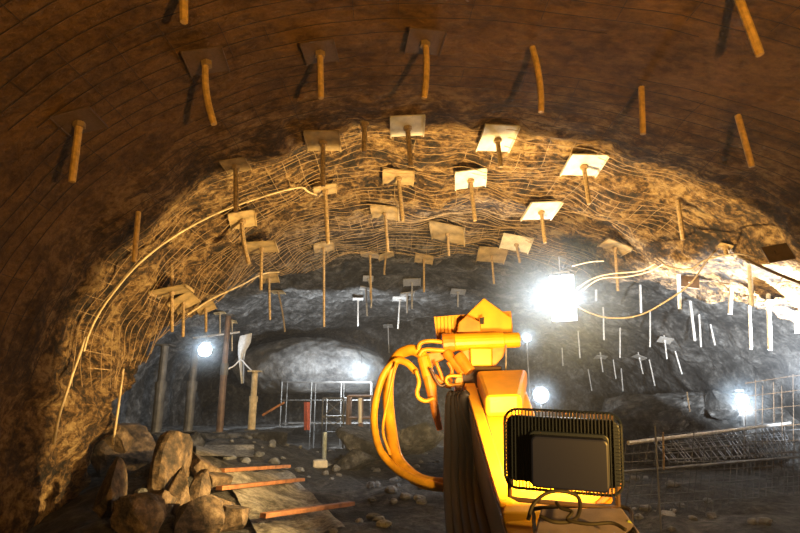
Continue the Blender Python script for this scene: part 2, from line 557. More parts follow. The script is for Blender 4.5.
SH = [  # shadowed near vault
    ('shadowed overhead row closest to the camera', 'bolts in the shadowed vault', 'rod_lit', 'plate_shaded', .036,
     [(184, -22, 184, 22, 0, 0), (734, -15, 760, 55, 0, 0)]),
    ('shadowed row just before the lit vault', 'bolts in the shadowed vault', 'rod_lit', 'plate_shaded', .034,
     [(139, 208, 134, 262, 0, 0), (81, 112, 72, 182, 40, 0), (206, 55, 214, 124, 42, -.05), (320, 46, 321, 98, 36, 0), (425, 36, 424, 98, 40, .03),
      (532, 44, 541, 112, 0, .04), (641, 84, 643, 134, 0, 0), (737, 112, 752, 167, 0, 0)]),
]
LIT = [
    ('first lit row', 'bolts with broad plates in the lit vault', 'rusty', 'plate',   .035,
     [(236, 157, 236, 212, 26, 0), (365, 118, 364, 152, 10, 0), (323, 131, 323, 186, 36, 0), (407, 120, 411, 166, 36, 0), (496, 128, 501, 167, 37, 0), (582, 152, 589, 204, 38, 0)]),
    ('second lit row', 'bolts with broad plates in the lit vault', 'rusty', 'plate',   .035,
     [(242, 213, 249, 264, 26, -.04), (325, 186, 328, 244, 24, 0), (398, 171, 403, 221, 32, 0), (470, 173, 475, 221, 32, 0), (540, 200, 545, 243, 33, 0), (677, 196, 683, 240, 0, 0)]),
    ('third lit row', 'bolts with smaller plates in the lit vault', 'rusty', 'plate', .030,
     [(262, 236, 261, 290, 30, 0), (385, 209, 388, 252, 28, 0), (447, 220, 449, 256, 35, 0), (514, 232, 520, 263, 29, 0), (614, 234, 618, 291, 26, 0), (724, 240, 726, 255, 12, 0)]),
    ('row along the lit shoulder edge', 'bolts along the shoulder of the lined vault', 'rusty', 'plate', .027,
     [(172, 262, 172, 332, 34, 0), (184, 289, 183, 337, 24, 0), (206, 299, 206, 332, 17, 0), (220, 311, 220, 336, 10, 0), (232, 318, 232, 351, 9, 0)]),
    ('row below the third lit row', 'bolts with smaller plates in the lit vault', 'rusty', 'plate', .027,
     [(269, 268, 270, 320, 18, 0), (278, 290, 285, 332, 12, .02), (324, 240, 324, 327, 20, 0), (370, 250, 371, 300, 18, 0), (386, 252, 384, 275, 16, 0), (424, 254, 424, 292, 18, 0), (491, 246, 494, 284, 28, 0)]),
    ('dim row further back under the grey roof', 'bolts under the dim grey roof', 'pale_steel', 'pale_steel', .03,
     [(358, 297, 358, 326, 10, 0), (366, 286, 367, 316, 12, 0), (368, 276, 371, 308, 10, .05), (400, 297, 398, 329, 14, 0), (407, 292, 407, 313, 14, 0), (412, 279, 412, 309, 17, 0), (458, 288, 458, 307, 14, 0), (388, 323, 389, 353, 9, 0)]),
    ('pale row hanging from the white-lit band', 'pale bolts under the white-lit band', 'pale_steel', 'pale_steel', .034,
     [(640, 283, 641, 313, 0, 0), (678, 272, 680, 309, 0, 0), (690, 299, 695, 341, 0, 0), (731, 284, 730, 314, 0, 0), (749, 262, 752, 306, 0, 0), (768, 290, 770, 350, 20, 0), (796, 308, 797, 333, 0, 0), (596, 288, 596, 301, 0, 0)]),
    ('pale row below the white-lit band', 'pale bolts under the dark roof beside the lamp', 'pale_steel', 'pale_steel', .024,
     [(603, 306, 604, 340, 0, 0), (620, 327, 620, 358, 0, 0), (650, 310, 650, 347, 0, 0), (664, 334, 667, 359, 12, 0), (699, 313, 701, 347, 0, 0), (710, 322, 715, 345, 0, 0), (749, 303, 751, 349, 0, 0), (578, 330, 580, 358, 0, 0)]),
    ('lowest dim row above the flood light', 'pale bolts under the dark roof beside the lamp', 'pale_steel', 'pale_steel', .026,
     [(588, 368, 592, 391, 0, 0), (600, 351, 603, 372, 10, 0), (613, 358, 616, 379, 0, 0), (621, 367, 623, 391, 0, 0), (638, 351, 643, 374, 10, 0), (649, 358, 655, 386, 0, 0), (675, 350, 682, 374, 0, 0), (562, 347, 563, 366, 0, 0)]),
]
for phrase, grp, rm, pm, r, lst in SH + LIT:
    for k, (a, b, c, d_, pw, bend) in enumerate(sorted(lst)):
        what = {'plate': 'rusty bolt with pale square plate' if (a, b) in PALE else 'rusty bolt with square plate', 'plate_shaded': 'long rusty bolt', 'pale_steel': 'pale thin bolt'}[pm]
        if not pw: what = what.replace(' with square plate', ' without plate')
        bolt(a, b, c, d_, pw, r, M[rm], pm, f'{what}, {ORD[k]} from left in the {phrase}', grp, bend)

# two dark square plates beside the cables
for (px, py, D, sz, rz, lab) in ((690, 282, 8.3, .19, 12, 'small dark square plate where the cable crosses the white-lit band'),
                                 (778, 253, 7.0, .19, -8, 'small dark square plate on the white-lit rock below the brown brow')):
    p, n, d = hit(px, py)
    q = MB()
    q.box((0, 0, 0), (.30, .02, .26)); q.box((0, -.02, 0), (.07, .03, .07))
    o = q.build('anchor_plate', M['plate_shaded'])
    o.location = p - d * 1.0
    o.rotation_euler = (R(-25), R(rz), R(-15))
    tag(o, lab, 'plate')

# ------------------------------------------------------------------ pipes and cables on the rock
def on_rock(pts, off=.05, bv=BV_ROOF):
    out = []
    for x, y, _ in smoothpts([(x, y, 0) for x, y in pts], 5):
        p, n, d = hit(x, y, bv)
        if p is None: continue
        if n.dot(d) > 0: n = -n
        out.append(p - d * off * .4 + n * off * .6)
    for _ in range(6):           # a stiff hose does not follow every bump
        out = [out[0]] + [(a + b * 2 + c) / 4 for a, b, c in zip(out, out[1:], out[2:])] + [out[-1]]
    return out
def cable(name, label, cat, pts, r, mat, n=8):
    o = MB().tube(smoothpts(pts, 8), r, n).build(name, mat, smooth=True)
    return tag(o, label, cat)
cable('hose', 'pale hose arching along the shadow edge of the lined vault', 'hose', on_rock([(72, 352), (90, 308), (112, 280), (150, 246), (200, 213), (250, 191), (290, 183), (306, 184), (320, 190)], .26), .016, M['wood_pale'])
cable('steel_bar', 'long thin bar running down the lined wall near its shadow edge', 'steel bar', on_rock([(80, 335), (66, 375), (56, 410), (50, 440)], .17), .018, M['wood_pale'])
cable('steel_bar', 'long thin bar along the broken rim of the lined wall', 'steel bar', on_rock([(118, 376), (110, 420), (103, 460), (97, 500)], .28, BV_V), .018, M['wood_pale'])
cable('steel_bar', 'long thin bar along the shoulder beneath the plated bolts', 'steel bar', on_rock([(182, 309), (205, 296), (240, 279), (275, 266)], .34, BV_V), .018, M['wood_pale'])
def span(pts):
    return [Q(*p) for p in pts]
cable('cable', 'brown cable sagging from the work light up to the brow', 'cable', span([(572, 303, 9.3), (590, 313, 9.1), (612, 318, 8.8), (640, 315, 8.5), (668, 300, 8.1), (690, 284, 7.8), (706, 262, 7.6), (716, 250, 7.5)]), .013, M['cable'])
cable('cable', 'pale cable looping to the brow, uppermost by the work light', 'cable', span([(572, 266, 9.2), (590, 262, 9.1), (604, 261, 9.0)]), .011, M['cable_white'])
cable('cable', 'pale cable looping to the brow, second beside the work light', 'cable', span([(578, 288, 9.2), (592, 279, 9.0), (610, 274, 8.8), (640, 271, 8.4), (655, 264, 8.1)]), .011, M['cable_white'])
cable('cable', 'pale cable looping to the brow, lowest beside the work light', 'cable', span([(580, 292, 9.2), (600, 279, 8.9), (625, 277, 8.6), (648, 272, 8.3), (664, 264, 8.0)]), .011, M['cable_white'])
cable('cable', 'dark cable swagging beneath the brown brow', 'cable', span([(655, 258, 8.0), (670, 267, 7.8), (690, 269, 7.6), (706, 260, 7.4), (735, 254, 7.1), (760, 258, 6.9)]), .013, M['cable'])
cable('cable', 'dusty cable crossing the white-lit band to the frame edge', 'cable', span([(738, 256, 7.0), (762, 267, 6.8), (785, 277, 6.6), (815, 288, 6.4)]), .02, M['cable'])

# ------------------------------------------------------------------ lamps
def lamp_light(name, loc, energy, col, size=.1, typ='POINT', rot=None, spot=None, blend=.2):
    l = bpy.data.lights.new(name, typ)
    l.energy = energy; l.color = col
    if typ in ('POINT', 'SPOT'): l.shadow_soft_size = size
    if typ == 'AREA': l.size = size
    if spot: l.spot_size = spot; l.spot_blend = blend
    o = bpy.data.objects.new(name, l)
    o.location = loc
    if rot is not None:
        o.rotation_euler = Vector(rot).to_track_quat('-Z', 'Y').to_euler()
    link(o)
    return o

def haze_mat(rad, dens, c):
    m = bpy.data.materials.new('lamp_dust'); m.use_nodes = True
    nt = m.node_tree; nt.nodes.clear()
    L = nt.links.new
    out = nt.nodes.new('ShaderNodeOutputMaterial')
    tc = nt.nodes.new('ShaderNodeTexCoord')
    ln = nt.nodes.new('ShaderNodeVectorMath'); ln.operation = 'LENGTH'
    L(tc.outputs['Object'], ln.inputs[0])
    mr = nt.nodes.new('ShaderNodeMapRange'); pw = nt.nodes.new('ShaderNodeMath'); pw.operation = 'POWER'; pw.inputs[1].default_value = 2.2
    mr.inputs['From Min'].default_value = 0; mr.inputs['From Max'].default_value = rad * 1.2
    mr.inputs['To Min'].default_value = 1; mr.inputs['To Max'].default_value = 0
    ml = nt.nodes.new('ShaderNodeMath'); ml.operation = 'MULTIPLY'; ml.inputs[1].default_value = dens
    L(ln.outputs['Value'], mr.inputs['Value'])
    v = nt.nodes.new('ShaderNodeVolumeScatter')
    v.inputs['Color'].default_value = (.72, .86, 1, 1)
    L(mr.outputs[0], pw.inputs[0]); L(pw.outputs[0], ml.inputs[0]); L(ml.outputs[0], v.inputs['Density']); L(v.outputs[0], out.inputs['Volume'])
    return m
def work_lamp(px, py, D, w, h, label, energy, hang, bulbs=1, aim=(0, 1, -.1), spread=178, puff=.6, dens=.15, glow=20, hz='pale dusty haze'):
    c = Q(px, py, D)
    root = empty('work_lamp', c, label, 'lamp')
    to = (CAM - c); to.z = 0
    q = to.to_track_quat('-Y', 'Z')
    hb = MB(); hb.box((0, .06, 0), (w, .1, h) if bulbs > 1 else (w, .1, w)); 
    o = hb.build('housing', M['housing'], root, bevel=.01); o.rotation_mode = 'QUATERNION'; o.rotation_quaternion = q
    g = h / bulbs
    for k in range(bulbs):
        lb = MB()
        if bulbs > 1: lb.box((0, -.012, -h / 2 + g * (k + .5)), (w, .04, g - .03))
        else: lb.ball((0, -.02, 0), (w * .55, .07, w * .55), 20, 10)
        o = lb.build('lens', M['lens_main'] if bulbs > 1 else M['lens_cool'], root, bevel=.015); o.rotation_mode = 'QUATERNION'; o.rotation_quaternion = q
    if hang == 'up':
        MB().tube([(0, 0.06, h / 2), (0, .06, h / 2 + .35)], .014, 6).build('hanger', M['post'], root)
    elif hang == 'down':
        g_ = ground(c.x, c.y)
        gz = max(g_.z, -9)
        if -9.2 < c.x < -3.1 and c.y > 15.4: gz = CZ - .95
        MB().tube([(0, 0.06, -h / 2), (0, .06, gz - c.z)], .025, 6).build('stand', M['post'], root)
    MB().box((0, .05, h / 2 + .05), (w * .7, .03, .04), q.to_matrix()).build('bracket', M['post'], root)
    # the lamp throws forward and back into the cavern, not onto the lined vault near the camera
    lamp_light('lamp_light', c + to.normalized() * (.12 if bulbs > 1 else -.8), energy, (.84, .93, 1), .1, 'SPOT', aim, R(spread), .25)
    if puff:
        pb = MB().ball((0, 0, 0), puff * 1.25, 20, 12)
        o = pb.build('dust_haze', haze_mat(puff, dens, c), None, smooth=True)  # dust volume added to give the lamp a halo of glare
        o.location = c
        tag(o, hz, 'haze', kind='stuff')
        lamp_light('glare_light', c + to.normalized() * (.1 if bulbs > 1 else .34), glow, (.80, .91, 1), .04)
    return root
work_lamp(563, 298, 9.4, .42, .86, 'tall glaring twin work light hung below the roof beside the yellow boom head', 1100, 'up', 2, (.1, 1, .05), 178, 1.5, .38, 50, 'pale dusty haze glowing round the tall twin work light')
work_lamp(527, 338, 18, .24, .24, 'small round glare of a lamp at the end of the yellow cylinder', 40, 'down', 1, (0, 1, 0), 178, .7, .8, 45, 'dusty glow round the small lamp by the yellow cylinder')
work_lamp(541, 395, 16, .40, .36, 'bright lamp just above the black flood light', 120, 'down', 1, (0, 1, 0), 178, .8, .7, 70, 'dusty glow round the lamp above the black flood light')
work_lamp(742, 400, 13, .26, .34, 'white lamp on a stand behind the rebar mats', 220, 'down', 1, (-.5, 1, -.2), 178, .7, .8, 45, 'dusty glow round the lamp behind the rebar mats')
work_lamp(205, 350, 15.2, .34, .34, 'bright lamp among the props on the ledge', 70, 'up', 1, (0, 1, -.1), 178, .85, .7, 60, 'dusty glow round the lamp among the props')
work_lamp(361, 371, 17.0, .28, .28, 'bright lamp hanging before the great rounded rock', 1500, 'up', 1, (-.3, 1, .1), 178, .85, .7, 60, 'dusty glow round the lamp before the great rounded rock')

# unseen warm flood added behind the boom; its cutoff makes the vault's shadow edge
WF = Q(507, 428, 6.85)
lamp_light('warm_flood', WF, 3300, (1, .67, .26), .05, 'SPOT', (0, 1, .0), R(179), .06)
lamp_light('warm_spill', Vector((1.9, -.2, CZ - .15)), 1300, (1, .50, .08), .08, 'SPOT', (-.22, .8, .5), R(128), .95)
# unseen white lamp added out of frame to burn out the right-hand band
lamp_light('white_flood', Vector((6.2, 8.3, CZ + .1)), 6500, (.84, .93, 1), .1, 'SPOT', (.60, .35, .71), R(136), .12)

# ------------------------------------------------------------------ sprayer machine (yellow boom)
rig = empty('spraying_machine', (0.65, 2.4, .25), 'yellow spraying boom with jointed head, nozzle and thick hose loop', 'machine')
def rel(o):
    """place world-built part under the machine without moving it"""
    o.parent = rig
    o.matrix_parent_inverse = Matrix.Translation(-Vector(rig.location))
    return o
def part(mb, name, mat, bevel=0, smooth=False, parent=None):
    o = mb.build(name, mat, None, smooth, bevel)
    p = parent or rig
    o.parent = p
    if p is rig:
        o.matrix_parent_inverse = Matrix.Translation(-Vector(rig.location))
    else:
        o.matrix_parent_inverse = Matrix.Identity(4)
    return o
# boom beam: base left/right, tip left/right on its upper face
bl, brt = Q(500, 507, 2.5), Q(572, 504, 2.5)
tl, tr = Q(466, 388, 4.45), Q(529, 386, 4.45)
up = (brt - bl).cross(tl - bl).normalized()
if up.z < 0: up = -up
def slab(a, b, c, d, t, lift=0):
    """four upper corners, thickness t downwards"""
    return MB().prism([a + up * lift, b + up * lift, c + up * lift, d + up * lift], -up * t)
def bp(s, t):
    """point on the boom's upper face: s across 0..1, t along 0..1"""
    return (bl * (1 - s) + brt * s) * (1 - t) + (tl * (1 - s) + tr * s) * t
beam = part(slab(bp(0, -.35), bp(1, -.35), bp(.93, 1), bp(0, 1), .36), 'boom_beam', M['yellow'], .012)
part(slab(bp(-.02, -.02), bp(.16, -.02), bp(.14, .99), bp(-.02, .99), .03, .045), 'edge_rail', M['yellow'], .006)
part(slab(bp(.17, .60), bp(.72, .60), bp(.97, .98), bp(.17, .98), .14, .15), 'gear_cover', M['yellow'], .03)
part(slab(bp(.165, .1), bp(.185, .1), bp(.185, .97), bp(.165, .97), .006, .006), 'seam', M['brown_metal'], parent=beam)
part(slab(bp(-.03, -.3), bp(.0, -.3), bp(0, .99), bp(-.03, .99), .62, .0), 'side_plate', M['brown_metal'], .006)  # boom's left face, its shadow put into the brown colour
# base cross plate under the flood light
part(MB().prism([Q(503, 512, 2.38), Q(598, 512, 2.38), Q(612, 490, 2.6), Q(510, 490, 2.6)], (0, 0, -.05)), 'cross_plate', M['yellow'], .006)
part(MB().prism([Q(531, 545, 1.95), Q(650, 545, 1.95), Q(622, 507, 2.2), Q(540, 508, 2.2)], (0, 0, -.25)), 'deck', M['deck'], .01)
part(MB().tube([Q(598, 505, 2.35), Q(620, 484, 2.35)], .016, 10), 'stay', M['orange'])
part(MB().tube([Q(617, 523, 2.2), Q(617, 509, 2.2)], .02, 10), 'grease_cap', M['orange'])
part(MB().tube(smoothpts([Q(536, 545, 2.0), Q(534, 517, 2.25), Q(540, 508, 2.3), Q(622, 507, 2.25), Q(632, 525, 2.1), Q(640, 545, 1.9)], 6), .008, 6), 'deck_edge', M['black'])
# black hydraulic hoses hanging along the side of the boom
for (x0, x1, x2, D1, D2) in ((450, 449, 455, 4.3, 3.1), (455, 456, 465, 4.25, 3.0), (459, 464, 475, 4.2, 2.9), (462, 471, 485, 4.15, 2.8), (465, 478, 494, 4.1, 2.7)):
    part(MB().tube(smoothpts([Q(x0 + 3, 393, D1), Q(x0, 402, D1), Q(x1, 450, D1 * .93), Q(x1, 490, D1 * .85), Q(x2, 560, D2)], 8), .038, 10), 'hydraulic_hose', M['black'], smooth=True)
# --- head
D = 4.75
def flat(poly, d=.06, DD=D):
    return MB().prism([Q(x, y, DD) for x, y in poly], (0, d, 0))
tp = part(flat([(455, 335), (459, 322), (484, 298), (512, 318), (512, 336)], .05, 4.85), 'triangle_plate', M['yellow'], .008)
mb = flat([(434, 317), (470, 314), (470, 337), (437, 341)], .09, 4.9)
for k in range(9):
    mb.prism([Q(437 + k * 3.6, 317, 4.88), Q(438.4 + k * 3.6, 317, 4.88), Q(439.4 + k * 3.6, 338, 4.88), Q(438 + k * 3.6, 338, 4.88)], (0, .03, 0))
part(mb, 'ribbed_plate', M['yellow'])
mb = flat([(490, 312), (511, 311), (513, 333), (490, 335)], .09, 4.92)
for k in range(6):
    mb.prism([Q(491 + k * 3.6, 313, 4.9), Q(492.6 + k * 3.6, 313, 4.9), Q(493 + k * 3.6, 333, 4.9), Q(491.6 + k * 3.6, 333, 4.9)], (0, .03, 0))
part(mb, 'ribbed_plate', M['orange'])
gus = part(flat([(457, 332), (459, 322), (467, 315), (481, 322), (481, 333)], .08, 4.74), 'gusset', M['orange'], .008)
part(flat([(480, 318), (484, 317), (484, 324), (480, 324)], .01, 4.735), 'slot', M['black'], parent=gus)
c0, c1 = Q(446, 343.5, 4.7), Q(519, 340, 4.7)
cyl = part(MB().tube([Q(454, 342.5, 4.7), Q(503, 340.5, 4.7)], .078, 18), 'cylinder', M['yellow'], .006)
part(MB().tube([Q(503, 340.5, 4.7), Q(519, 339.8, 4.7)], .066, 18), 'end_cap', M['yellow'], .006, parent=cyl)
part(MB().tube([Q(442, 343.5, 4.7), Q(454, 342.5, 4.7)], .088, 18), 'gland', M['orange'], .006, parent=cyl)
part(MB().tube([Q(506, 345, 4.64), Q(506, 378, 4.5)], .006, 6), 'thin_rod', M['pale_steel'])
part(flat([(470, 348), (492, 348), (492, 366), (471, 366)], .2, 4.62), 'valve_box', M['yellow'], .01)
part(flat([(492, 348), (507, 345), (503, 357), (496, 365), (492, 366)], .14, 4.66), 'bracket', M['orange'], .006)
part(flat([(461, 351), (471, 348), (471, 366), (462, 368), (452, 362)], .2, 4.68), 'swivel', M['orange'], .01)
part(MB().tube([Q(458, 355, 4.6), Q(470, 372, 4.55)], .05, 12), 'pivot', M['orange'], .006)
part(flat([(458, 366), (502, 366), (502, 388), (464, 390)], .35, 4.62), 'neck', M['brown_metal'], .01)
# --- nozzle arm
part(flat([(420, 355), (432, 352), (446, 351), (450, 357), (437, 362), (430, 372), (421, 366)], .14, 4.72), 'nozzle_yoke', M['orange'], .012)
nbody = part(MB().tube([Q(423, 357, 4.7), Q(429, 378, 4.68)], .055, 14), 'nozzle_body', M['hose_y'], .006)
part(MB().tube([Q(446, 352, 4.66), Q(464, 374, 4.6)], .042, 12), 'yoke_arm', M['orange'], .006)
part(MB().tube([Q(430, 378, 4.68), Q(452, 384, 4.66)], .045, 12), 'tilt_arm', M['orange'], .006)
part(MB().tube([Q(429, 376, 4.68), Q(432, 393, 4.68), Q(433, 399, 4.68)], [.058, .045, .04], 14), 'collar', M['orange'], parent=nbody)
part(MB().tube([Q(433, 398, 4.68), Q(436, 414, 4.68), Q(440, 430, 4.68)], [.036, .036, .025], 14), 'nozzle_tip', M['orange'], parent=nbody)
part(flat([(455, 380), (461, 372), (464, 384), (459, 396), (455, 401)], .08, 4.55), 'lug', M['yellow'], .006)
part(flat([(464, 386), (470, 385), (470, 392), (464, 392)], .05, 4.45), 'lamp_block', M['orange'], .006)
# --- hoses
thick = smoothpts([Q(425, 362, 4.7), Q(420, 353, 4.72), Q(410, 350, 4.75), Q(398, 356, 4.8), Q(390, 372, 4.82), Q(388, 398, 4.8), Q(391, 428, 4.7), Q(396, 455, 4.55), Q(407, 471, 4.4), Q(424, 482, 4.2), Q(455, 486, 4.0), Q(480, 490, 3.9)], 8)
part(MB().tube(thick, .049, 16), 'delivery_hose', M['hose_y'], smooth=True)
part(MB().tube(smoothpts([Q(416, 372, 4.66), Q(407, 363, 4.68), Q(396, 361, 4.7), Q(384, 374, 4.7), Q(377, 395, 4.7), Q(374, 420, 4.65), Q(379, 447, 4.55), Q(392, 465, 4.45), Q(410, 477, 4.25), Q(440, 487, 4.0), Q(470, 493, 3.9)], 8), .030, 12), 'air_hose', M['hose_y'], smooth=True)
part(MB().tube(smoothpts([Q(396, 362, 4.62), Q(388, 400, 4.62), Q(383, 430, 4.55), Q(390, 455, 4.5)], 8), .012, 6), 'thin_hose', M['hose_y'], smooth=True)
for pts in ([(448, 343), (432, 341), (421, 343), (418, 350)], [(450, 351), (436, 350), (424, 350), (419, 356)]):
    part(MB().tube(smoothpts([Q(x, y, 4.66) for x, y in pts], 8), .019, 10), 'feed_hose', M['hose_y'], smooth=True)
part(MB().tube(smoothpts([Q(x, y, 4.6) for x, y in [(416, 370), (419, 382), (417, 392), (419, 398), (426, 401), (434, 398)]], 8), .018, 8), 'feed_hose', M['hose_y'], smooth=True)
part(MB().tube(smoothpts([Q(x, y, 4.55) for x, y in [(462, 376), (450, 376), (446, 380), (450, 385), (463, 384)]], 8), .014, 8), 'feed_hose', M['hose_y'], smooth=True)
part(MB().tube(smoothpts([Q(x, y, 4.6) for x, y in [(436, 362), (440, 372), (444, 380), (452, 372), (448, 362)]], 8), .016, 8), 'feed_hose', M['orange'], smooth=True)
part(MB().tube(smoothpts([Q(x, y, 4.58) for x, y in [(430, 368), (436, 380), (442, 386), (450, 380)]], 8), .013, 8), 'feed_hose', M['brown_metal'], smooth=True)

# unseen plate added to block the low warm light, with added body and stand
ux, uy = Vector((1, 0, .24)).normalized(), Vector((0, 1, .07)).normalized()
uz = ux.cross(uy).normalized()
vq = Matrix((ux, uy, uz)).transposed()
part(MB().box(WF - uz * .05 + uy * .14, (.62, .52, .01), vq), 'light_blocker', M['housing'])
part(MB().box(WF - uy * .16, (.34, .12, .16), vq), 'added_lamp_body', M['housing'], .01)
part(MB().tube([Vector((WF.x, WF.y - .14, WF.z - .1)), Vector((WF.x, WF.y - .14, .1))], .03, 8), 'added_lamp_stand', M['housing'])

# ------------------------------------------------------------------ flood light seen from behind
fc = Q(562, 451, 2.2)
fl = empty('flood_light', fc, 'black finned flood light seen from behind above the yellow boom', 'flood light')
fl.rotation_euler = (R(6), R(2.5), R(-14))
W2, H2, RC = .220, .152, .05
def rrect(w, h, r, y, n=6):
    pts = []
    for cx, cz, a0 in ((w - r, h - r, 0), (-w + r, h - r, 90), (-w + r, -h + r, 180), (w - r, -h + r, 270)):
        for k in range(n + 1):
            a = R(a0 + 90 * k / n)
            pts.append(Vector((cx + r * math.cos(a), y, cz + r * math.sin(a))))
    return pts
MB().prism(rrect(W2 - .006, H2 - .026, RC * .7, 0), (0, .03, 0)).build('back_plate', M['housing'], fl, bevel=.004)
rim = rrect(W2, H2, RC, 0)
MB().tube(rim + [rim[0], rim[1]], .0055, 6, False).build('guard_rim', M['housing'], fl)
mb = MB()
nf = 30
for k in range(nf):
    x = -W2 + .03 + (2 * W2 - .06) * k / (nf - 1)
    # height limit inside the rounded outline
    ex = max(0, abs(x) - (W2 - RC))
    hz = H2 - RC + math.sqrt(max(0, RC * RC - ex * ex))
    mb.box((x, -.012, 0), (.0045, .03, 2 * hz))
    mb.box((x, .005, 0), (.0045, .012, 2 * hz))
for k in range(18):
    z = -H2 + .04 + (2 * H2 - .08) * k / 17
    for sgn in (-1, 1):
        mb.box((sgn * (W2 - .018), -.002, z), (.04, .02, .004))
mb.build('cooling_fin', M['housing'], fl)
MB().prism(rrect(.14, .095, .02, -.085), (0, .08, 0)).build('driver_box', M['driver'], fl, bevel=.008).location = (.022, 0, -.03)
MB().prism(rrect(.148, .103, .024, -.04), (0, .03, 0)).build('driver_lid', M['housing'], fl, bevel=.004).location = (.022, 0, -.026)
MB().prism(rrect(W2 - .05, H2 - .05, .03, .032), (0, .008, 0)).build('lens', M['lens_warm'], fl)
mb = MB()
mb.tube([(-.205, .05, -.05), (-.205, .05, -.20), (-.17, .05, -.21), (.17, .05, -.21), (.205, .05, -.20), (.205, .05, -.05)], .010, 8)
mb.build('mounting_fork', M['brown_metal'], fl)
flo = lamp_light('flood_beam', (0, 0, 0), 62, (1, .64, .27), .3, 'AREA', None)
flo.data.shape = 'RECTANGLE'; flo.data.size = .40; flo.data.size_y = .24; flo.data.spread = R(100)
flo.parent = fl
flo.location = (0, .14, -.02)
flo.rotation_euler = (R(84), 0, R(17))     # shines ahead along the boom, a little downwards

# cables under the flood light
cable('power_cable', 'black power cable looping from the flood light over the dusty deck', 'cable', [Q(*p) for p in [(528, 520, 2.08), (533, 505, 2.08), (545, 494, 2.1), (560, 491, 2.1), (577, 496, 2.1), (580, 508, 2.08), (574, 520, 2.02), (555, 522, 2.0), (540, 516, 2.02)]], .007, M['black'])
cable('power_cable', 'black cable lying along the dusty deck edge', 'cable', [Q(*p) for p in [(556, 502, 2.06), (561, 508, 2.04), (572, 512, 2.02), (568, 520, 2.0), (590, 524, 1.98), (612, 523, 1.98), (626, 530, 1.95)]], .006, M['black'])
cable('thin_hose', 'thin lime green hose end beside the dusty deck', 'hose', [Q(*p) for p in [(628, 522, 2.1), (633, 528, 2.08), (639, 540, 2.05)]], .008, M['green'])

# ------------------------------------------------------------------ props on the ledge
def ledge_z(x, y):
    h = BV_LEDGE.ray_cast(Vector((x, y, 6)), Vector((0, 0, -1)))[0]
    return h.z if h is not None else CZ - .92
for k, (xt, yt, yb, D, r, mt, lab) in enumerate((
        (156, 346, 431, 15.7, .14, 'post', 'grey steel prop standing on the ledge closest to the lined wall'),
        (188, 346, 428, 15.9, .13, 'post', 'grey steel prop standing on the ledge just before the bright lamp'),
        (220, 316, 424, 16.0, .10, 'post_rust', 'brown steel prop standing on the ledge just past the bright lamp'),
        (252, 372, 420, 16.2, .11, 'wood_pale', 'short pale timber prop at the end of the ledge'))):
    t, b = Q(xt, yt, D), Q(xt, yb, D)
    b.z = ledge_z(b.x, D) + .01
    root = empty('steel_prop' if k < 3 else 'timber_prop', (b.x, b.y, b.z), lab, 'prop')
    hgt = t.z - b.z
    MB().tube([(0, 0, .03), (0, 0, hgt * .52)], r, 12).build('lower_tube', M[mt], root)
    MB().tube([(0, 0, hgt * .52), (0, 0, hgt)], r * .8, 12).build('upper_tube', M[mt], root)
    MB().tube([(0, 0, hgt * .48), (0, 0, hgt * .58)], r * 1.15, 12).build('collar', M['post'] if k < 3 else M['wood_pale'], root)
    MB().box((0, 0, .015), (r * 3, r * 3, .03)).build('base_plate', M['post'], root)
    MB().box((0, 0, hgt + .02), (r * 3.2, r * 3.2, .04)).build('head_plate', M['post'] if k < 3 else M['wood_pale'], root)
o = MB().tube([Q(193, 338, 15.9), Q(240, 332, 16.1)], .035, 8).build('steel_pipe', M['pale_steel']); tag(o, 'pale pipe lying across the prop heads above the bright lamp', 'pipe')
# white cloth draped beside the rock
mb = MB()
edge = [((240, 336), (252, 333)), ((238, 345), (251, 342)), ((238, 354), (246, 351)), ((239, 362), (244, 360)), ((240, 372), (244, 372)), ((241, 384), (244, 383))]
vs = []
for k, (a, b) in enumerate(edge):
    for t in (0, .33, .66, 1):
        p = Q(a[0] + (b[0] - a[0]) * t, a[1] + (b[1] - a[1]) * t, 16.6 + .12 * math.sin(t * 7 + k))
        vs.append(p)
fs = [(k * 4 + i, k * 4 + i + 1, k * 4 + 5 + i, k * 4 + 4 + i) for k in range(5) for i in range(3)]
o = mb.add(vs, fs).build('cloth', M['cloth'], smooth=True); tag(o, 'white cloth hanging in a twist at the edge of the great rock', 'cloth')
cable('rope', 'pale rope tied across from the hanging white cloth', 'rope', [Q(*p) for p in [(226, 370, 16.3), (234, 366, 16.4), (241, 360, 16.5), (247, 366, 16.4), (254, 373, 16.3)]], .02, M['cable_white'])

